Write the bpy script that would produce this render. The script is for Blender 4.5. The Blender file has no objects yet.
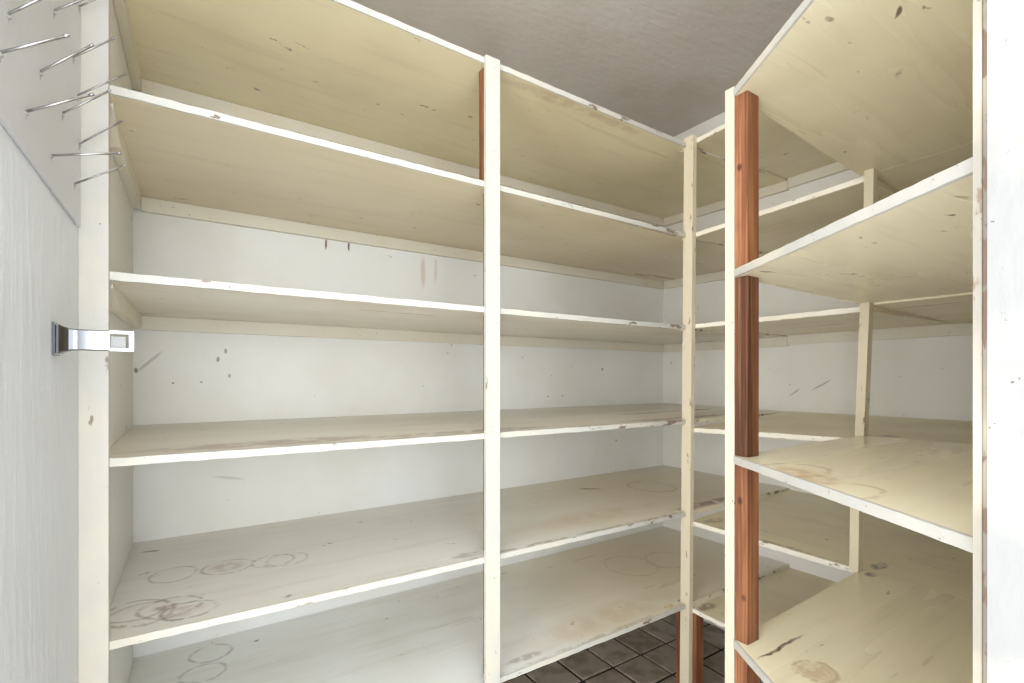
import bpy, bmesh, math, random
from mathutils import Vector
random.seed(7)
S = bpy.context.scene
COL = S.collection

# ------------------------------------------------------------------ camera, world, light, exposure
# world axes: X runs along the long shelf wall, Y runs from the doorway towards that wall, Z up (metres)
cd = bpy.data.cameras.new('camera'); cam = bpy.data.objects.new('camera', cd); COL.objects.link(cam)
cam.location = (0, 0, 1.16); cam.rotation_euler = (math.radians(90), 0, math.radians(56.65 - 90))
cd.sensor_width = 36; cd.lens = 490 / 1024 * 36; cd.shift_y = (377.75 - 341.5) / 1024; cd.clip_start = 0.01
S.camera = cam

w = bpy.data.worlds.new('world'); S.world = w; w.use_nodes = True
bg = w.node_tree.nodes['Background']; bg.inputs[0].default_value = (0.91, 0.96, 1.0, 1); bg.inputs[1].default_value = 2.8

ld = bpy.data.lights.new('daylight_beyond_doorway', 'AREA'); ld.shape = 'RECTANGLE'; ld.size = 0.7; ld.size_y = 1.0
ld.energy = 17; ld.color = (0.91, 0.96, 1.0)
lo = bpy.data.objects.new('daylight_beyond_doorway', ld); COL.objects.link(lo)
lo.location = (-0.40, -1.55, 1.30)
lo.rotation_euler = (Vector((0.75, 1.2, 0.8)) - Vector(lo.location)).to_track_quat('-Z', 'Y').to_euler()

l2 = bpy.data.lights.new('added_side_fill', 'AREA'); l2.shape = 'RECTANGLE'; l2.size = 1.1; l2.size_y = 1.3  # added fill from the left for the end wall; no window known there
l2.energy = 36; l2.color = (0.97, 0.985, 1.0)
o2 = bpy.data.objects.new('added_side_fill', l2); COL.objects.link(o2); o2.location = (-2.0, -0.60, 1.15)
o2.rotation_euler = (Vector((1.5, 0.95, 0.9)) - Vector(o2.location)).to_track_quat('-Z', 'Y').to_euler()

bd = bpy.data.lights.new('added_overhead_fill', 'POINT'); bd.energy = 2.0; bd.color = (1.0, 0.95, 0.86); bd.shadow_soft_size = 0.07  # added fill light above the view; no bulb is known here
bo = bpy.data.objects.new('added_overhead_fill', bd); COL.objects.link(bo); bo.location = (0.50, 0.50, 2.20)

S.view_settings.view_transform = 'Standard'; S.view_settings.look = 'None'
S.view_settings.gamma = 1; S.view_settings.use_curve_mapping = False
S.view_settings.exposure = 0.60

# ------------------------------------------------------------------ node helpers
def srgb(r, g, b):
    f = lambda c: (c / 255 / 12.92) if c / 255 <= 0.04045 else ((c / 255 + 0.055) / 1.055) ** 2.4
    return (f(r), f(g), f(b), 1)

class NT:
    def __init__(s, name, rough=0.4, spec=0.5, metal=0.0):
        s.m = bpy.data.materials.new(name); s.m.use_nodes = True
        s.t = s.m.node_tree; s.n = s.t.nodes; s.b = s.n['Principled BSDF']
        s.b.inputs['Roughness'].default_value = rough; s.b.inputs['Metallic'].default_value = metal
        s.b.inputs['Specular IOR Level'].default_value = spec
        s.geo = s.n.new('ShaderNodeNewGeometry'); s.pos = s.geo.outputs['Position']
        s.col = None
    def put(s, sock, v):
        if isinstance(v, bpy.types.NodeSocket): s.t.links.new(v, sock)
        else: sock.default_value = v
    def math(s, op, a, b=0.0, c=0.0, clamp=False):
        n = s.n.new('ShaderNodeMath'); n.operation = op; n.use_clamp = clamp
        for i, v in enumerate((a, b, c)): s.put(n.inputs[i], v)
        return n.outputs[0]
    def vm(s, op, a, b=(0, 0, 0)):
        n = s.n.new('ShaderNodeVectorMath'); n.operation = op
        s.put(n.inputs[0], a); s.put(n.inputs[1], b)
        return n.outputs['Value'] if op in ('LENGTH', 'DISTANCE', 'DOT_PRODUCT') else n.outputs[0]
    def ramp(s, v, lo, hi, a=0.0, b=1.0):
        n = s.n.new('ShaderNodeMapRange'); n.clamp = True; n.interpolation_type = 'SMOOTHSTEP'
        for i, x in enumerate((v, lo, hi, a, b)): s.put(n.inputs[i], x)
        return n.outputs[0]
    def noise(s, scale, stretch=(1, 1, 1), detail=4, rough=0.55, off=(0, 0, 0), color=False):
        v = s.vm('MULTIPLY', s.pos, stretch)
        if off != (0, 0, 0): v = s.vm('ADD', v, off)
        n = s.n.new('ShaderNodeTexNoise'); s.put(n.inputs['Vector'], v)
        n.inputs['Scale'].default_value = scale; n.inputs['Detail'].default_value = detail; n.inputs['Roughness'].default_value = rough
        return n.outputs['Color' if color else 0]
    def mix(s, fac, c):
        if s.col is None: s.col = c; return
        n = s.n.new('ShaderNodeMix'); n.data_type = 'RGBA'
        s.put(n.inputs[0], fac); s.put(n.inputs[6], s.col); s.put(n.inputs[7], c); s.col = n.outputs[2]
    def bump(s, h, strength, dist):
        n = s.n.new('ShaderNodeBump'); n.inputs['Strength'].default_value = strength; n.inputs['Distance'].default_value = dist
        s.t.links.new(h, n.inputs['Height']); s.t.links.new(n.outputs[0], s.b.inputs['Normal'])
    def warped(s, amt, scale=14):
        c = s.noise(scale, color=True, detail=3)
        d = s.vm('SUBTRACT', c, (0.5, 0.5, 0.5))
        return s.vm('ADD', s.pos, s.vm('MULTIPLY', d, (amt, amt, amt)))
    def mark(s, P, c, r, rot=0, axis='Z_AXIS', ring=None, soft=0.55):
        # mask of a spill, scuff or ring with its own centre, half sizes and turn
        v = s.vm('SUBTRACT', P, c)
        if rot:
            n = s.n.new('ShaderNodeVectorRotate'); n.rotation_type = axis
            s.put(n.inputs['Vector'], v); n.inputs['Angle'].default_value = -rot; v = n.outputs[0]
        l = s.vm('LENGTH', s.vm('MULTIPLY', v, tuple(1 / q for q in r)))
        if ring: return s.ramp(s.math('ABSOLUTE', s.math('SUBTRACT', l, 1.0)), 0.0, ring, 1, 0)
        return s.ramp(l, soft, 1.0, 1, 0)
    def done(s):
        s.put(s.b.inputs['Base Color'], s.col); return s.m

CREAM = srgb(234, 226, 202); BROWN = srgb(96, 66, 44); DARK = srgb(46, 36, 28)

def shelf_paint(name, along=0, base=CREAM, marks=(), dirt=0.35, rough=0.30, wear=0.665):
    """old cream gloss paint on plywood; along = 0: grain runs in X, 1: in Y"""
    g = (0.10, 1, 1) if along == 0 else (1, 0.10, 1)
    m = NT(name, rough, 0.5)
    m.mix(0, base)
    m.mix(m.ramp(m.noise(2.2, detail=3), 0.35, 0.90, 0, dirt * 1.5), srgb(196, 178, 138))          # yellowed patches
    m.mix(m.ramp(m.noise(30, g, 5), 0.50, 0.72, 0, 0.16), srgb(184, 166, 132))                # grain streaks
    m.mix(m.ramp(m.noise(7, g, 4, 0.6, (3, 1, 2)), 0.50, 0.95, 0, 0.22), srgb(180, 154, 116))  # rubbed streaks
    m.mix(m.ramp(m.noise(34, (0.5, 1, 1) if along == 0 else (1, 0.5, 1), 5, 0.65, (9, 4, 1)), wear, wear + 0.05, 0, 0.7), BROWN)
    P = m.warped(0.022)
    for mk in marks:
        mask = m.mark(P, mk['c'], mk['r'], mk.get('rot', 0), mk.get('axis', 'Z_AXIS'), mk.get('ring'), mk.get('soft', 0.5))
        brk = m.ramp(m.noise(mk.get('ns', 45), detail=3), 0.36, 0.56, mk.get('lo', 0.25), 1)
        m.mix(m.math('MULTIPLY', m.math('MULTIPLY', mask, brk), mk.get('k', 0.6)), mk.get('col', BROWN))
    rn = m.ramp(m.noise(9, g, 3), 0.2, 0.8, rough - 0.04, rough + 0.14); m.put(m.b.inputs['Roughness'], rn)
    m.bump(m.noise(55, g, 5), 0.16, 0.004)
    return m.done()

def trim_paint(name, base=srgb(238, 234, 220), chip=0.66, chipk=0.85, stretch=(1, 1, 1), rough=0.4, xend=0.0):
    m = NT(name, rough, 0.45); m.mix(0, base)
    m.mix(m.ramp(m.noise(6, detail=3), 0.42, 0.70, 0, 0.35), srgb(222, 208, 178))
    nz = m.noise(48, stretch, 5, 0.62, (2, 7, 5))
    if xend:        # paint more broken towards the far end of the run
        sx = m.n.new('ShaderNodeSeparateXYZ'); m.t.links.new(m.pos, sx.inputs[0])
        nz = m.math('ADD', nz, m.ramp(sx.outputs[0], 0.7, 1.35, 0, xend))
    m.mix(m.ramp(nz, chip, chip + 0.045, 0, chipk), BROWN)
    m.mix(m.ramp(m.noise(110, (1, 1, 1), 3, 0.6, (5, 1, 8)), 0.70, 0.74, 0, 0.8), DARK)
    m.bump(m.noise(70, stretch, 4), 0.25, 0.003)
    return m.done()

def wall_paint(name, base, marks=(), speck=0.70, axis='Y_AXIS', rough=0.5, brush=(1, 1, 0.25), tint=srgb(224, 218, 202), tk=0.35, bump=0.2, extra=None):
    m = NT(name, rough, 0.4); m.mix(0, base)
    m.mix(m.ramp(m.noise(2.6, detail=4), 0.42, 0.70, 0, tk), tint)
    m.mix(m.ramp(m.noise(26, detail=4, rough=0.6, off=(1, 6, 3)), speck, speck + 0.04, 0, 0.65), srgb(110, 96, 78))
    P = m.warped(0.012)
    for mk in marks:
        mask = m.mark(P, mk['c'], mk['r'], mk.get('rot', 0), axis, mk.get('ring'), mk.get('soft', 0.5))
        m.mix(m.math('MULTIPLY', mask, mk.get('k', 0.7)), mk.get('col', BROWN))
    m.bump(m.noise(40, brush, 6, 0.6), bump, 0.006)
    return m.done()

def redwood(name, light, dark, k=0.5):
    m = NT(name, 0.55, 0.35); m.mix(0, light)
    m.mix(m.ramp(m.noise(75, (1, 1, 0.03), 5, 0.6), 0.42, 0.60, 0, 0.95), dark)
    m.mix(m.ramp(m.noise(190, (1, 1, 0.015), 3, 0.5, (4, 2, 0)), 0.48, 0.62, 0, k), srgb(60, 32, 16))
    m.mix(m.ramp(m.noise(120, (1, 1, 0.02), 4, 0.5, (1, 8, 3)), 0.55, 0.72, 0, 0.4), srgb(152, 108, 74))
    m.mix(m.ramp(m.noise(13, (1, 1, 0.5), 3), 0.52, 0.74, 0, 0.5), srgb(82, 44, 24))
    for c in ((0.842, 0.520, 1.545), (0.842, 0.519, 0.935), (0.844, 0.512, 0.76)):
        m.mix(m.math('MULTIPLY', m.mark(m.pos, c, (0.008, 0.007, 0.010), soft=0.35), 0.85), srgb(58, 32, 24))
    m.bump(m.noise(90, (1, 1, 0.03), 4), 0.35, 0.003)
    return m.done()

# ------------------------------------------------------------------ mesh helpers
def link(name, bm, mat, parent=None, bevel=0.0, smooth=False):
    if bevel:
        es = [e for e in bm.edges if len(e.link_faces) == 2 and e.calc_face_angle(0) > 0.6]
        bmesh.ops.bevel(bm, geom=es, offset=bevel, segments=2, profile=0.6, affect='EDGES', clamp_overlap=True)
    bmesh.ops.recalc_face_normals(bm, faces=bm.faces)
    c = Vector((0, 0, 0))
    for v in bm.verts: c += v.co
    c /= max(1, len(bm.verts))
    c.z = min(v.co.z for v in bm.verts)
    for v in bm.verts: v.co -= c
    me = bpy.data.meshes.new(name); bm.to_mesh(me); bm.free()
    if smooth:
        for p in me.polygons: p.use_smooth = True
    me.materials.append(mat)
    o = bpy.data.objects.new(name, me); COL.objects.link(o)
    off = Vector((0, 0, 0)); q = parent
    while q is not None: off += q.location; q = q.parent
    o.location = c - off; o.parent = parent
    return o

def prism(bm, poly, zt, th):
    """poly: list of (x, y); zt(x, y): top height; th: thickness downwards"""
    top = [bm.verts.new((x, y, 0)) for x, y in poly]
    bot = [bm.verts.new((x, y, -th)) for x, y in poly]
    bm.faces.new(top); bm.faces.new(list(reversed(bot)))
    n = len(poly)
    for i in range(n): bm.faces.new((top[i], bot[i], bot[(i + 1) % n], top[(i + 1) % n]))
    for ax in (0, 1):               # cut into a grid so that a slightly warped board stays smooth
        lo_, hi = min(p[ax] for p in poly), max(p[ax] for p in poly); k = max(1, int((hi - lo_) / 0.08))
        for q in range(1, k):
            c = [0, 0, 0]; c[ax] = lo_ + (hi - lo_) * q / k + 1e-4; nn = [0, 0, 0]; nn[ax] = 1
            bmesh.ops.bisect_plane(bm, geom=bm.verts[:] + bm.edges[:] + bm.faces[:], plane_co=c, plane_no=nn)
    for v in bm.verts: v.co.z += zt(v.co.x, v.co.y)
    return bm

def box(x0, x1, y0, y1, z0, z1, sx=0.0, sy=0.0, bm=None):
    """box whose top is shifted by (sx, sy)"""
    bm = bm or bmesh.new()
    b = [(x0, y0), (x1, y0), (x1, y1), (x0, y1)]
    lo_ = [bm.verts.new((x, y, z0)) for x, y in b]; hi = [bm.verts.new((x + sx, y + sy, z1)) for x, y in b]
    bm.faces.new(list(reversed(lo_))); bm.faces.new(hi)
    for i in range(4): bm.faces.new((lo_[i], lo_[(i + 1) % 4], hi[(i + 1) % 4], hi[i]))
    return bm

def strip_edge(p0, p1, ztop, th, depth, n=48, jit=0.0006):
    """a front edge: thin lip from p0 to p1, slightly uneven, its back against the board"""
    bm = bmesh.new(); p0 = Vector(p0); p1 = Vector(p1); d = (p1 - p0).normalized(); nrm = Vector((d.y, -d.x))   # outward = right of travel
    rows = []
    for i in range(n + 1):
        p = p0 + (p1 - p0) * (i / n); f = p + nrm * (depth + random.uniform(-jit, jit) * 0.6)
        zt = ztop(p.x, p.y); a, b_ = random.uniform(-jit, jit), random.uniform(-jit, jit)
        rows.append([bm.verts.new(c) for c in ((p.x, p.y, zt), (f.x, f.y, zt - 0.0008 + a), (f.x, f.y, zt - th + 0.0008 + b_), (p.x, p.y, zt - th))])
    for i in range(n):
        for k in range(4): bm.faces.new((rows[i][k], rows[i + 1][k], rows[i + 1][(k + 1) % 4], rows[i][(k + 1) % 4]))
    bm.faces.new(rows[0]); bm.faces.new(list(reversed(rows[-1])))
    return bm

def tube(bm, a, b, r, n=10, r2=None):
    a = Vector(a); b = Vector(b); r2 = r if r2 is None else r2
    d = (b - a).normalized(); u = d.orthogonal().normalized(); v = d.cross(u)
    A = [bm.verts.new(a + r * (math.cos(t) * u + math.sin(t) * v)) for t in [2 * math.pi * i / n for i in range(n)]]
    B = [bm.verts.new(b + r2 * (math.cos(t) * u + math.sin(t) * v)) for t in [2 * math.pi * i / n for i in range(n)]]
    bm.faces.new(A); bm.faces.new(list(reversed(B)))
    for i in range(n): bm.faces.new((A[i], A[(i + 1) % n], B[(i + 1) % n], B[i]))

def struct(name, bm, mat, label, cat, parent=None, bevel=0.0):
    o = link(name, bm, mat, parent, bevel)
    if parent is None: o['kind'] = 'structure'; o['label'] = label; o['category'] = cat
    return o

def thing(name, label, cat, loc):
    o = bpy.data.objects.new(name, None); COL.objects.link(o); o.location = loc; o.empty_display_size = 0.1
    o['label'] = label; o['category'] = cat
    return o

# ------------------------------------------------------------------ the room
XL, XB, YA, YD, CEIL = -0.1505, 2.05, 1.69, 0.13, 2.38     # left wall, far wall, long wall, door wall, ceiling

wall_marks = [
    dict(c=(0.377, 1.69, 1.603), r=(0.004, 0.05, 0.024), col=srgb(92, 60, 46), k=0.9),
    dict(c=(0.451, 1.69, 1.605), r=(0.004, 0.05, 0.020), col=srgb(92, 60, 46), k=0.9),
    dict(c=(0.72, 1.69, 1.55), r=(0.012, 0.05, 0.07), col=srgb(196, 160, 136), k=0.35),
    dict(c=(0.77, 1.69, 1.56), r=(0.008, 0.05, 0.06), col=srgb(196, 160, 136), k=0.3),
    dict(c=(0.071, 1.69, 1.215), r=(0.005, 0.05, 0.010), col=DARK, k=0.6),
    dict(c=(0.090, 1.69, 1.240), r=(0.005, 0.05, 0.010), col=DARK, k=0.5),
    dict(c=(-0.092, 1.69, 1.205), r=(0.005, 0.05, 0.05), rot=0.75, col=srgb(120, 112, 100), k=0.35),
    dict(c=(-0.040, 1.69, 1.145), r=(0.004, 0.05, 0.0035), col=DARK, k=0.7),
    dict(c=(0.030, 1.69, 1.148), r=(0.004, 0.05, 0.0035), col=DARK, k=0.55),
    dict(c=(0.10, 1.69, 1.165), r=(0.005, 0.05, 0.008), col=DARK, k=0.5),
    dict(c=(-0.122, 1.69, 1.18), r=(0.006, 0.05, 0.009), col=DARK, k=0.7),
    dict(c=(0.10, 1.69, 0.86), r=(0.05, 0.05, 0.006), rot=0.2, col=srgb(150, 142, 128), k=0.25),
    dict(c=(1.62, 1.69, 1.20), r=(0.008, 0.05, 0.008), col=DARK, k=0.6),
    dict(c=(1.30, 1.69, 1.08), r=(0.006, 0.05, 0.004), col=DARK, k=0.6),
    dict(c=(1.38, 1.69, 1.08), r=(0.006, 0.05, 0.004), col=DARK, k=0.6),
]
WHITE_WALL = srgb(240, 240, 237)
M_wallA = wall_paint('long_wall_paint', WHITE_WALL, wall_marks)
M_wallB = wall_paint('far_wall_paint', srgb(240, 237, 230), [
    dict(c=(2.05, 0.93, 1.13), r=(0.05, 0.004, 0.05), rot=1.0, col=srgb(110, 96, 80), k=0.5),
    dict(c=(2.05, 1.03, 1.10), r=(0.05, 0.004, 0.035), rot=0.9, col=srgb(110, 96, 80), k=0.45)], axis='X_AXIS')
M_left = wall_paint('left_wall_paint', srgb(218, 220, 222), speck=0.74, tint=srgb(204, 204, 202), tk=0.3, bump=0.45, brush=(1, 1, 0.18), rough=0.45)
M_door = wall_paint('door_wall_paint', srgb(236, 234, 228), speck=0.74, tk=0.15)
M_ceil = wall_paint('ceiling_paint', srgb(204, 197, 191), speck=0.71, tint=srgb(180, 170, 156), tk=0.5, bump=0.55, brush=(0.35, 1, 1), rough=0.8)

struct('wall_left', box(XL - 0.1, XL, 0.58, YA, 0, CEIL), M_left, 'brush-marked white left wall carrying the peg rack and chrome bracket', 'wall')
struct('wall_back', box(XL - 0.1, XB + 0.1, YA, YA + 0.1, 0, CEIL), M_wallA, 'scuffed white wall behind the long run of shelves', 'wall')
struct('wall_right', box(XB, XB + 0.1, YD, YA, 0, CEIL), M_wallB, 'white end wall behind the short run of shelves', 'wall')
wf = struct('wall_front', box(0.602, XB + 0.1, 0.03, YD, 0, CEIL), M_door, 'white wall on the doorway side beside the jamb', 'wall')
link('header', box(XL, 0.602, 0.03, YD, 2.06, CEIL), M_door, wf)
struct('ceiling', box(XL - 0.1, XB + 0.1, -0.12, YA + 0.1, CEIL, CEIL + 0.08), M_ceil, 'grey textured plaster ceiling with fine specks', 'ceiling')

# floor: grout bed with separate quarry tiles
mg = NT('grout', 0.9, 0.2); mg.mix(0, srgb(52, 46, 40)); mg.mix(mg.ramp(mg.noise(40), 0.4, 0.7, 0, 0.6), srgb(34, 30, 27)); mg.bump(mg.noise(160), 0.4, 0.002)
fl = struct('floor', box(XL - 0.1, XB + 0.1, -0.12, YA + 0.1, -0.06, -0.006), mg.done(), 'brown quarry tile floor with dark grout joints', 'floor')
mt = NT('quarry_tile', 0.55, 0.35); mt.mix(0, srgb(170, 157, 142))
oi = mt.n.new('ShaderNodeObjectInfo')
mt.mix(mt.ramp(oi.outputs['Random'], 0, 1, 0, 0.7), srgb(136, 118, 100))
mt.mix(mt.ramp(mt.noise(14, detail=5), 0.42, 0.66, 0, 0.65), srgb(112, 98, 84))
mt.mix(mt.ramp(mt.noise(70, detail=3), 0.60, 0.72, 0, 0.5), srgb(184, 170, 150))
mt.bump(mt.noise(50, detail=5), 0.35, 0.003); M_tile = mt.done()
PX, PY, X0, Y0 = 0.160, 0.162, 1.582, 1.421
tbm = box(-0.075, 0.075, -0.076, 0.076, -0.010, 0.0)
bmesh.ops.bevel(tbm, geom=[e for e in tbm.edges if e.verts[0].co.z > -0.001 and e.verts[1].co.z > -0.001], offset=0.004, segments=1, affect='EDGES')
tme = bpy.data.meshes.new('tile'); tbm.to_mesh(tme); tbm.free(); tme.materials.append(M_tile)
for i in range(-11, 3):
    for j in range(-9, 2):
        cx = X0 + (i + 0.5) * PX; cy = Y0 + (j + 0.5) * PY
        if cx - 0.0 < XL or cx - 0.075 > XB or cy - 0.076 > YA or cy < -0.03: continue
        if cx + 0.075 > 0.56 and cy - 0.08 < YD: continue
        t = bpy.data.objects.new('tile', tme); COL.objects.link(t); t.parent = fl
        t.location = Vector((cx, cy, random.uniform(-0.0012, 0.0006))) - fl.location
        t.rotation_euler = (random.uniform(-.006, .006), random.uniform(-.006, .006), random.uniform(-.006, .006))

# door jamb on the right-hand side of the doorway
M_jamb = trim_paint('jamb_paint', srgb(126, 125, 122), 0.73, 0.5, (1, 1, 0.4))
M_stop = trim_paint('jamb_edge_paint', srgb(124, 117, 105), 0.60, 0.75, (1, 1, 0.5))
jb = struct('trim_1', box(0.566, 0.602, -0.12, 0.1258, 0, 2.06), M_jamb, 'white painted door jamb with worn chipped edge', 'door jamb', None, 0.0012)
link('stop_bead', box(0.5685, 0.602, 0.1298, 0.1355, 0, 2.06), M_stop, jb, 0.001)
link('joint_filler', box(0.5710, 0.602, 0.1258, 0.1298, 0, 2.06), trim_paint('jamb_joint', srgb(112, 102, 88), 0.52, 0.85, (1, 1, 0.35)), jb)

# ------------------------------------------------------------------ paints for the shelving
TAN = srgb(190, 160, 112)
def rim(z, x0, x1, k=0.55): return dict(c=((x0 + x1) / 2, 1.058, z), r=((x1 - x0) / 1.6, 0.013, 0.04), col=srgb(112, 82, 58), k=k, ns=26, lo=0.0, soft=0.2)
a4m = [rim(1.022, -0.1, 1.4, 0.7), dict(c=(0.15, 1.12, 1.02), r=(0.30, 0.06, 0.05), col=srgb(140, 112, 88), k=0.55, ns=24, lo=0.1),
       dict(c=(0.60, 1.10, 1.02), r=(0.35, 0.04, 0.05), col=srgb(126, 96, 72), k=0.55, ns=24, lo=0.1),
       dict(c=(1.00, 1.345, 1.02), r=(0.05, 0.008, 0.05), rot=-0.3, col=DARK, k=0.7),
       dict(c=(1.45, 1.10, 1.02), r=(0.40, 0.035, 0.05), col=srgb(120, 82, 56), k=0.7, ns=30, lo=0.1)]
RC = srgb(104, 78, 74)
a5m = [rim(0.716, 0.3, 2.0, 0.7), dict(c=(1.55, 1.40, .716), r=(1.0, 1.2, 0.3), col=srgb(232, 217, 186), k=0.85, soft=0.05, ns=3, lo=0.8),  # broad tan patch: some yellowing, plus warmer light painted into the right side
       dict(c=(0.076, 1.335, .716), r=(0.052, 0.046, 0.06), ring=0.13, col=RC, k=0.5, lo=0.05), dict(c=(0.074, 1.335, .716), r=(0.046, 0.04, 0.06), col=srgb(168, 148, 134), k=0.5),
       dict(c=(0.17, 1.318, .716), r=(0.046, 0.044, 0.06), ring=0.13, col=RC, k=0.45, lo=0.0), dict(c=(0.20, 1.31, .716), r=(0.045, 0.044, 0.06), ring=0.14, col=RC, k=0.3),
       dict(c=(-0.03, 1.35, .716), r=(0.045, 0.05, 0.06), ring=0.13, col=RC, k=0.4),
       dict(c=(-0.085, 1.17, .716), r=(0.048, 0.050, 0.06), ring=0.13, col=RC, k=0.5, lo=0.05), dict(c=(-0.075, 1.145, .716), r=(0.052, 0.055, 0.06), ring=0.13, col=RC, k=0.4, lo=0.0),
       dict(c=(-0.03, 1.150, .716), r=(0.050, 0.050, 0.06), ring=0.13, col=RC, k=0.5, lo=0.05), dict(c=(0.000, 1.115, .716), r=(0.046, 0.040, 0.06), ring=0.16, col=srgb(78, 54, 48), k=0.65, lo=0.1),
       dict(c=(-0.035, 1.155, .716), r=(0.03, 0.02, 0.06), col=srgb(140, 98, 84), k=0.6), dict(c=(-0.01, 1.115, .716), r=(0.045, 0.035, 0.06), col=srgb(176, 156, 140), k=0.5),
       dict(c=(-0.085, 1.577, .716), r=(0.028, 0.008, 0.06), rot=-0.3, col=srgb(120, 54, 42), k=0.8),
       dict(c=(1.36, 1.49, .716), r=(0.06, 0.02, 0.06), rot=-0.6, col=srgb(110, 62, 40), k=0.6), dict(c=(1.60, 1.38, .716), r=(0.09, 0.10, 0.06), ring=0.09, col=srgb(140, 104, 70), k=0.5),
       dict(c=(0.58, 1.09, .716), r=(0.05, 0.02, 0.06), col=BROWN, k=0.4), dict(c=(1.62, 1.085, .716), r=(0.30, 0.028, 0.06), col=srgb(104, 62, 38), k=0.8, ns=28, lo=0.05),
       dict(c=(1.10, 1.18, .716), r=(0.40, 0.10, 0.06), col=srgb(200, 176, 138), k=0.5, soft=0.2, ns=12, lo=0.5)]
a6m = [rim(0.401, 0.5, 2.0), dict(c=(1.55, 1.40, .40), r=(1.0, 1.2, 0.3), col=srgb(232, 217, 186), k=0.85, soft=0.05, ns=3, lo=0.8),  # same tan patch: part yellowing, part warm light put into the colour
       dict(c=(0.05, 1.60, .40), r=(0.05, 0.045, 0.06), ring=0.14, col=RC, k=0.45, lo=0.0), dict(c=(0.03, 1.50, .40), r=(0.05, 0.045, 0.06), ring=0.14, col=RC, k=0.4, lo=0.0),
       dict(c=(1.68, 1.36, .40), r=(0.10, 0.09, 0.06), ring=0.10, col=srgb(120, 92, 64), k=0.3, lo=0), dict(c=(1.50, 1.40, .40), r=(0.10, 0.11, 0.06), ring=0.08, col=srgb(120, 92, 64), k=0.3, lo=0),
       dict(c=(1.10, 1.13, .40), r=(0.45, 0.10, 0.06), col=srgb(202, 174, 128), k=0.5, soft=0.1, ns=12, lo=0.5), dict(c=(0.76, 1.09, .40), r=(0.07, 0.018, 0.06), col=srgb(110, 84, 66), k=0.4),
       dict(c=(1.33, 1.075, .40), r=(0.03, 0.012, 0.06), col=srgb(206, 160, 70), k=0.8)]
MA = {1: shelf_paint('top_shelf_cream_paint', 0, srgb(238, 228, 194), [dict(c=(0.95, 1.08, 1.94), r=(0.35, 0.03, 0.06), col=srgb(150, 108, 70), k=0.3, ns=26, lo=0.05)]),
      2: shelf_paint('shelf_cream_paint', 0, srgb(224, 211, 182), [rim(1.635, 1.0, 1.6)]),
      3: shelf_paint('shelf_cream_paint_pale', 0, srgb(232, 225, 208), [rim(1.33, 0.9, 1.6)]),
      4: shelf_paint('shelf_cream_paint_streaked', 0, srgb(221, 213, 197), a4m, 0.35),
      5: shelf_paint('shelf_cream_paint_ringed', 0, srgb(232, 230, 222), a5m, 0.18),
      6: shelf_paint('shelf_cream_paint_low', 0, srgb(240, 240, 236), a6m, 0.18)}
MB_ = shelf_paint('short_run_cream_paint', 1, srgb(236, 226, 196), [
    dict(c=(1.50, 0.52, 1.02), r=(0.05, 0.03, 0.03), col=DARK, k=0.75), dict(c=(1.47, 0.53, .69), r=(0.04, 0.022, 0.04), col=DARK, k=0.85),
    dict(c=(1.422, 0.80, 0.69), r=(0.014, 0.30, 0.04), col=srgb(112, 76, 50), k=0.7, ns=26, lo=0.0, soft=0.2), dict(c=(1.46, 1.02, .38), r=(0.05, 0.025, 0.05), col=BROWN, k=0.6), dict(c=(1.47, 1.0, .68), r=(0.06, 0.03, 0.05), col=BROWN, k=0.4)], 0.5)
r1m = [dict(c=(0.84, 0.28, 1.679), r=(0.018, 0.004, 0.03), rot=0.5, col=srgb(84, 60, 40), k=0.85), dict(c=(1.005, 0.335, 1.679), r=(0.016, 0.005, 0.03), rot=0.5, col=BROWN, k=0.7),
       dict(c=(0.772, 0.338, 1.679), r=(0.010, 0.005, 0.03), col=BROWN, k=0.6)]
r2m = [dict(c=(0.845, 0.472, 1.345), r=(0.026, 0.006, 0.012), rot=-0.25, col=srgb(104, 64, 36), k=0.95), dict(c=(0.725, 0.192, 1.345), r=(0.009, 0.004, 0.012), rot=-0.6, col=DARK, k=0.9),
       dict(c=(0.66, 0.166, 1.345), r=(0.014, 0.004, 0.012), rot=-0.5, col=srgb(150, 128, 92), k=0.7)]
r3m = [dict(c=(0.76, 0.37, 1.016), r=(0.085, 0.045, 0.02), rot=0.9, col=srgb(176, 124, 66), k=0.55, soft=0.4), dict(c=(0.79, 0.40, 1.016), r=(0.06, 0.05, 0.02), ring=0.14, col=srgb(160, 104, 56), k=0.55),
       dict(c=(0.70, 0.29, 1.016), r=(0.05, 0.04, 0.02), ring=0.16, col=srgb(164, 116, 66), k=0.45)]
r4m = [dict(c=(0.885, 0.470, .677), r=(0.090, 0.0040, 0.03), rot=-0.03, col=srgb(86, 48, 28), k=0.95, lo=0.7), dict(c=(0.86, 0.40, .677), r=(0.034, 0.03, 0.03), ring=0.2, col=srgb(140, 96, 60), k=0.45, lo=0),
       dict(c=(0.86, 0.40, .677), r=(0.04, 0.034, 0.03), col=srgb(176, 136, 92), k=0.5), dict(c=(1.40, 0.52, .677), r=(0.03, 0.015, 0.03), col=DARK, k=0.8)]
MR = {i: shelf_paint('corner_shelf_cream_paint', 0, srgb(236, 226, 196), mk, 0.28, 0.24) for i, mk in zip((1, 2, 3, 4), (r1m, r2m, r3m, r4m))}
M_edge = trim_paint('shelf_edge_paint', srgb(196, 193, 184), 0.645, 0.8, (0.4, 1, 1), xend=0.085)
M_edge_chip = trim_paint('shelf_edge_paint_chipped', srgb(214, 204, 184), 0.56, 0.9, (0.5, 1, 1))
M_edge_B = trim_paint('short_edge_paint', srgb(228, 221, 204), 0.62, 0.85, (1, 0.4, 1))
M_edge_R = trim_paint('corner_edge_paint', srgb(176, 172, 164), 0.70, 0.7)
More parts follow.
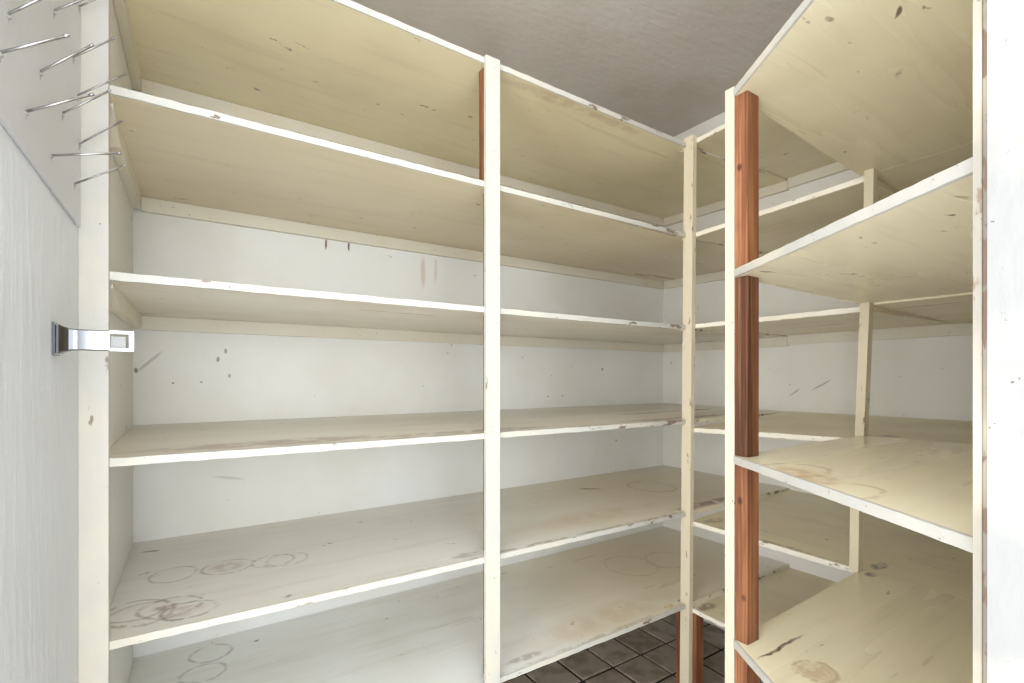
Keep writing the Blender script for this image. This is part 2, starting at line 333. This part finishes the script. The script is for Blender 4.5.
M_post = trim_paint('post_paint', srgb(194, 191, 183), 0.66, 0.7, (1, 1, 0.3))
M_post_y = trim_paint('post_paint_yellowed', srgb(212, 200, 174), 0.63, 0.75, (1, 1, 0.3))
M_post_r = trim_paint('post_paint_creamy', srgb(184, 175, 155), 0.66, 0.7, (1, 1, 0.3))
M_cleat = trim_paint('cleat_paint', srgb(226, 220, 204), 0.70, 0.6, (0.4, 1, 1), 0.5)
M_panel = wall_paint('side_panel_paint', srgb(224, 222, 214), speck=0.68, tk=0.3)
M_red_l = redwood('redwood_pale', srgb(152, 101, 67), srgb(114, 68, 42))
M_red_d = redwood('redwood_dark', srgb(106, 65, 40), srgb(68, 39, 24), 0.6)
M_red_m = redwood('redwood_mid', srgb(142, 93, 60), srgb(102, 60, 37))

TH = 0.0150
ZA = {1: (1.9590, 1.9475), 2: (1.6490, 1.6450), 3: (1.3376, 1.3350), 4: (1.0257, 1.0195), 5: (0.7207, 0.7111), 6: (0.4033, 0.4010)}
ZAB = {1: 1.992, 2: 1.670, 3: 1.345, 4: 1.030, 5: 0.7075, 6: 0.392}       # height at the back
ZAE = {1: 1.980, 2: 1.657, 3: 1.342, 4: 1.022, 5: 0.709, 6: 0.398}     # front height where the long run meets the end wall
def za(i):
    l, r = ZA[i]
    def f(x, y):
        fr = l + (r - l) * (x + 0.13) / 1.54 if x < 1.41 else r + (ZAE[i] - r) * (x - 1.41) / 0.64
        k = (y - 1.05) / 0.64
        return fr + (ZAB[i] - fr) * k
    return f
ZB = {1: (1.9570, 1.9800), 2: (1.6440, 1.6660), 3: (1.3400, 1.3400), 4: (0.9920, 1.0070), 5: (0.6780, 0.6760), 6: (0.3860, 0.3700)}
ZBB = {1: 1.986, 2: 1.668, 3: 1.348, 4: 1.024, 5: 0.702, 6: 0.385}
def zb(i):
    c, r = ZB[i]
    def f(x, y):
        fr = c + (r - c) * (1.05 - y) / 0.52 if y > 0.53 else r
        k = (x - 1.412) / 0.638
        return fr + (ZBB[i] - fr) * k
    return f

# ------------------------------------------------------------------ long run of shelves
A = thing('shelving', 'long six-tier run of built-in cream shelves between white wall and ringed, scuffed front boards', 'shelving', (0.95, 1.37, 0))
A['label'] = 'long six-tier built-in shelving, cream boards with white edges and a slim middle post'
FY = 1.054
for i in range(1, 7):
    f = za(i)
    pts = [(-0.112, FY), (0.30, FY), (0.80, FY), (1.386, FY), (1.386, 1.086), (1.414, 1.086), (1.414, FY), (XB - 0.001, FY), (XB - 0.001, YA - 0.001), (-0.128, YA - 0.001), (-0.128, 1.072), (-0.112, 1.072)]
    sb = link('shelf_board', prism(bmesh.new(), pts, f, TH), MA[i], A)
    chip = i in (4, 5)
    link('front_edge', strip_edge((-0.1115, FY), (1.386, FY), f, TH, 0.004, 70, 0.0007), M_edge, sb)
    link('front_edge', strip_edge((1.414, FY), (XB - 0.001, FY), f, TH, 0.004, 30, 0.0009), M_edge_chip, sb)
    # cleats that carry the board along the wall and along the side panel
    zc = lambda x, y, f=f: f(x, y) - TH - 0.0005
    link('cleat', prism(bmesh.new(), [(-0.110, YA - 0.020), (XB - 0.021, YA - 0.020), (XB - 0.021, YA - 0.0005), (-0.110, YA - 0.0005)], zc, 0.038), M_cleat, sb, 0.001)
    if i <= 3:      # side cleat, its front end cut to a slope
        bm = bmesh.new(); z1 = zc(-0.12, 1.08); z2 = zc(-0.12, YA)
        prof = [(1.085, z1), (1.085, z1 - 0.008), (1.20, z1 - 0.034), (YA - 0.021, z2 - 0.036), (YA - 0.021, z2)]
        va = [bm.verts.new((-0.1278, y, z)) for y, z in prof]; vb = [bm.verts.new((-0.110, y, z)) for y, z in prof]
        bm.faces.new(va); bm.faces.new(list(reversed(vb)))
        for q in range(5): bm.faces.new((va[q], va[(q + 1) % 5], vb[(q + 1) % 5], vb[q]))
        link('cleat', bm, M_cleat, sb)
    link('cleat', prism(bmesh.new(), [(XB - 0.020, 1.050), (XB - 0.0005, 1.050), (XB - 0.0005, YA - 0.021), (XB - 0.020, YA - 0.021)], zc, 0.038), M_cleat, sb, 0.001)
link('side_panel', box(XL + 0.0005, -0.1285, 1.0715, YA - 0.0005, 0, CEIL - 0.001), M_panel, A)
link('stile', box(XL + 0.0004, -0.1122, 1.046, 1.071, 0, CEIL - 0.001), M_post, A, 0.0012)
link('post', box(0.6077, 0.6483, 1.0395, 1.0495, 0.0, 1.9535), M_post, A, 0.0012)
for i in range(1, 6):
    top = za(i)(0.63, 1.07) - TH; bot = za(i + 1)(0.63, 1.07)
    link('stud', box(0.6165 if i == 1 else 0.6290, 0.655, 1.0555, 1.090, bot + 0.0005, top - 0.0005), M_red_l if i == 1 else M_red_d, A, 0.001)['label'] = 'bare redwood stud behind the painted strip'
link('stud', box(0.6290, 0.655, 1.0555, 1.090, 0.0, za(6)(0.63, 1.07) - TH - 0.0005), M_red_d, A, 0.001)['label'] = 'bare redwood stud behind the painted strip'

# ------------------------------------------------------------------ short run of shelves on the end wall
B = thing('shelving', 'short six-tier cream shelving on the end wall, meeting the long run at a corner post', 'shelving', (1.73, 0.6, 0))
for i in range(1, 7):
    f = zb(i)
    ye = 1.0485
    y2 = 0.5305 if i in (2, 3) else YD + 0.002
    pts = [(1.416, ye), (1.416, 0.80), (1.416, 0.53), (1.416, y2), (XB - 0.001, y2), (XB - 0.001, 0.53), (XB - 0.001, ye)]
    sb = link('shelf_board', prism(bmesh.new(), pts, f, TH), MB_, B)
    if i in (2, 3):         # a second length of board carries on behind the corner unit, a little higher
        zr = {2: 1.6815, 3: 1.3555}[i]
        g = lambda x, y, zr=zr, i=i: zr + (ZBB[i] - zr) * (x - 1.412) / 0.638
        link('shelf_board', prism(bmesh.new(), [(1.4125, 0.530), (1.4125, YD + 0.002), (XB - 0.001, YD + 0.002), (XB - 0.001, 0.530)], g, TH), MB_, B)
    link('front_edge', strip_edge((1.416, ye), (1.416, YD + 0.002 if i == 1 else 0.535), f, TH, 0.004, 50, 0.0008), M_edge_B, sb)
    zc = lambda x, y, f=f: f(x, y) - TH - 0.0005
    link('cleat', prism(bmesh.new(), [(XB - 0.020, YD + 0.003), (XB - 0.0005, YD + 0.003), (XB - 0.0005, ye), (XB - 0.020, ye)], zc, 0.038), M_cleat, sb, 0.001)
link('post', box(1.393, 1.4115, 1.044, 1.080, 0.0, 1.966, 0, -0.019), M_post_y, B, 0.0012)
link('stud', box(1.4165, 1.455, 1.03, 1.112, 0.0, 0.366), M_red_m, B, 0.001)['label'] = 'bare redwood stud behind the painted strip'

# ------------------------------------------------------------------ corner unit beside the doorway
R = thing('shelving', 'four-tier cream corner shelving with slanted front and bare redwood post beside the door jamb', 'shelving', (1.0, 0.35, 0))
ZR = {1: 1.694, 2: 1.360, 3: 1.016, 4: 0.677}
P0, PE = (0.839, 0.529), (0.588, 0.1375)
for i in range(1, 5):
    f = lambda x, y, z=ZR[i], i=i: z - (0.012 * max(0.0, (x - 0.9) / 0.51) if i == 1 else 0.0)
    d = Vector((PE[0] - P0[0], PE[1] - P0[1])).normalized(); nr = Vector((-d.y, d.x))            # towards the inside
    q0 = (P0[0] + nr.x * 0.004, P0[1]); q1 = (PE[0] + nr.x * 0.004, PE[1] + nr.y * 0.004)
    xr = 1.4105
    if i == 1: xr = 1.4105
    pts = [q0, q1, (xr, PE[1]), (xr, 0.548)]
    bm = prism(bmesh.new(), pts, f, TH)
    sb = link('shelf_board', bm, MR[i], R)
    link('front_edge', strip_edge(q0, q1, f, TH, 0.004, 40, 0.0004), M_edge_R, sb)
link('post', box(0.8395, 0.877, 0.5305, 0.5490, 0.0, 1.698, 0, -0.001), M_post_r, R, 0.0012)
zz = [0.0, ZR[4], ZR[3], ZR[2], ZR[1]]
mm = [M_red_l, M_red_m, M_red_d, M_red_l]
for k in range(4):
    link('stud', box(0.8405, 0.8765, 0.5045, 0.5290, zz[k] + (0.0005 if k else 0), zz[k + 1] - TH - 0.0005), mm[k], R, 0.0022)['label'] = 'bare redwood stud behind the painted strip'
# the thin rear post, in three leaning pieces
for z0, z1, ya, yb in ((ZR[4], ZR[3], 0.543, 0.539), (ZR[3], ZR[2], 0.5310, 0.5190), (ZR[2], ZR[1], 0.5150, 0.5100)):
    link('rear_post', box(1.384, 1.409, ya - 0.0005, ya + 0.0195, z0 + 0.0005, z1 - TH - 0.0005, 0, yb - ya), M_post_y, R, 0.0008)

# ------------------------------------------------------------------ peg rack on the left wall
RK = thing('peg_rack', 'white painted board with twelve upward-tilted steel pegs on the left wall', 'peg rack', (XL, 0.72, 1.40))
M_rack = wall_paint('rack_board_paint', srgb(200, 201, 202), speck=0.74, tint=srgb(186, 186, 184), tk=0.3, bump=0.25, brush=(1, 0.2, 1), rough=0.35)
link('back_board', box(XL + 0.0004, -0.1465, 0.585, 1.040, 1.402, 2.02), M_rack, RK, 0.002)
ms = NT('steel_peg', 0.28, 0.5, 0.9); ms.mix(0, srgb(176, 174, 172)); ms.mix(ms.ramp(ms.noise(60), 0.45, 0.65, 0, 0.5), srgb(110, 106, 104)); M_peg = ms.done()
mc = NT('peg_cap', 0.5, 0.4); mc.mix(0, srgb(150, 146, 140)); M_cap = mc.done()
pegs = [(0.662, 1.508, 0.044, 0.049), (0.853, 1.631, 0.045, 0.044), (1.025, 1.745, 0.044, 0.046), (0.639, 1.459, 0.048, 0.036),
        (0.784, 1.516, 0.048, 0.052), (0.978, 1.639, 0.049, 0.050), (0.724, 1.443, 0.056, 0.038), (0.905, 1.522, 0.052, 0.051),
        (1.015, 1.600, 0.060, 0.056), (1.027, 1.528, 0.055, 0.056), (0.837, 1.440, 0.070, 0.021), (0.986, 1.452, 0.062, 0.045)]
for y, z, dx, dz in pegs:
    bm = bmesh.new(); a = Vector((-0.149, y, z)); e = Vector((-0.147 + dx, y, z + dz))
    tube(bm, a, e, 0.0014); tube(bm, e - (e - a).normalized() * 0.004, e + (e - a).normalized() * 0.0006, 0.0018, 10, 0.0016)
    pg = link('peg', bm, M_peg, RK, 0, True)
    bm = bmesh.new(); tube(bm, (-0.1468, y, z - 0.0005), (-0.1448, y, z + 0.0008), 0.0028, 10, 0.0020)
    tube(bm, (-0.1462, y, z - 0.001), (-0.1462, y, z - 0.007), 0.0006, 6)
    link('ferrule', bm, M_cap, pg)

# ------------------------------------------------------------------ chrome bracket on the left wall
BY = 0.882
BK = thing('chrome_bracket', 'small chrome wall bracket with flared base and rectangular slot at its tip', 'bracket', (XL, BY, 1.215))
mk = NT('chrome', 0.16, 0.5, 1.0); mk.mix(0, srgb(122, 123, 127)); M_chr = mk.done()
mi = NT('slot_insert', 0.35, 0.5, 0.3); mi.mix(0, srgb(118, 117, 114)); M_ins = mi.done()
zc0 = 1.2115; bx0 = XL + 0.0005
link('base_plate', box(bx0, bx0 + 0.0028, BY - 0.017, BY + 0.017, zc0 - 0.0215, zc0 + 0.0215), M_chr, BK, 0.0008)
link('base_plate', box(bx0 + 0.0034, bx0 + 0.0060, BY - 0.015, BY + 0.015, zc0 - 0.0190, zc0 + 0.0190), M_chr, BK, 0.0008)
# flared arm: loft of rounded sections along X, then the slotted tip
bm = bmesh.new(); rows = []
for t in range(13):
    u = t / 12; x = bx0 + 0.0062 + 0.051 * u
    k = max(0.0, 1 - u / 0.32) ** 2
    hz = 0.0142 + 0.0044 * k; hy = 0.0050 + 0.0085 * k
    rows.append([bm.verts.new((x, BY + cy * hy, zc0 + cz * hz)) for cy, cz in ((-1, -0.9), (-0.8, -1), (0.8, -1), (1, -0.9), (1, 0.9), (0.8, 1), (-0.8, 1), (-1, 0.9))])
for t in range(12):
    for k in range(8): bm.faces.new((rows[t][k], rows[t][(k + 1) % 8], rows[t + 1][(k + 1) % 8], rows[t + 1][k]))
bm.faces.new(rows[0]); bm.faces.new(list(reversed(rows[-1])))
arm = link('arm', bm, M_chr, BK)
xa, xb = bx0 + 0.0570, bx0 + 0.0840
bm = box(xa, xb, BY - 0.005, BY + 0.005, zc0 + 0.0100, zc0 + 0.0142)
box(xa, xb, BY - 0.005, BY + 0.005, zc0 - 0.0142, zc0 - 0.0100, bm=bm)
box(xb - 0.0055, xb, BY - 0.005, BY + 0.005, zc0 - 0.0100, zc0 + 0.0100, bm=bm)
link('slotted_tip', bm, M_chr, BK)
link('slot_insert', box(xa + 0.001, xb - 0.0095, BY - 0.0005, BY + 0.004, zc0 - 0.0090, zc0 + 0.0065), M_ins, BK, 0.0006)
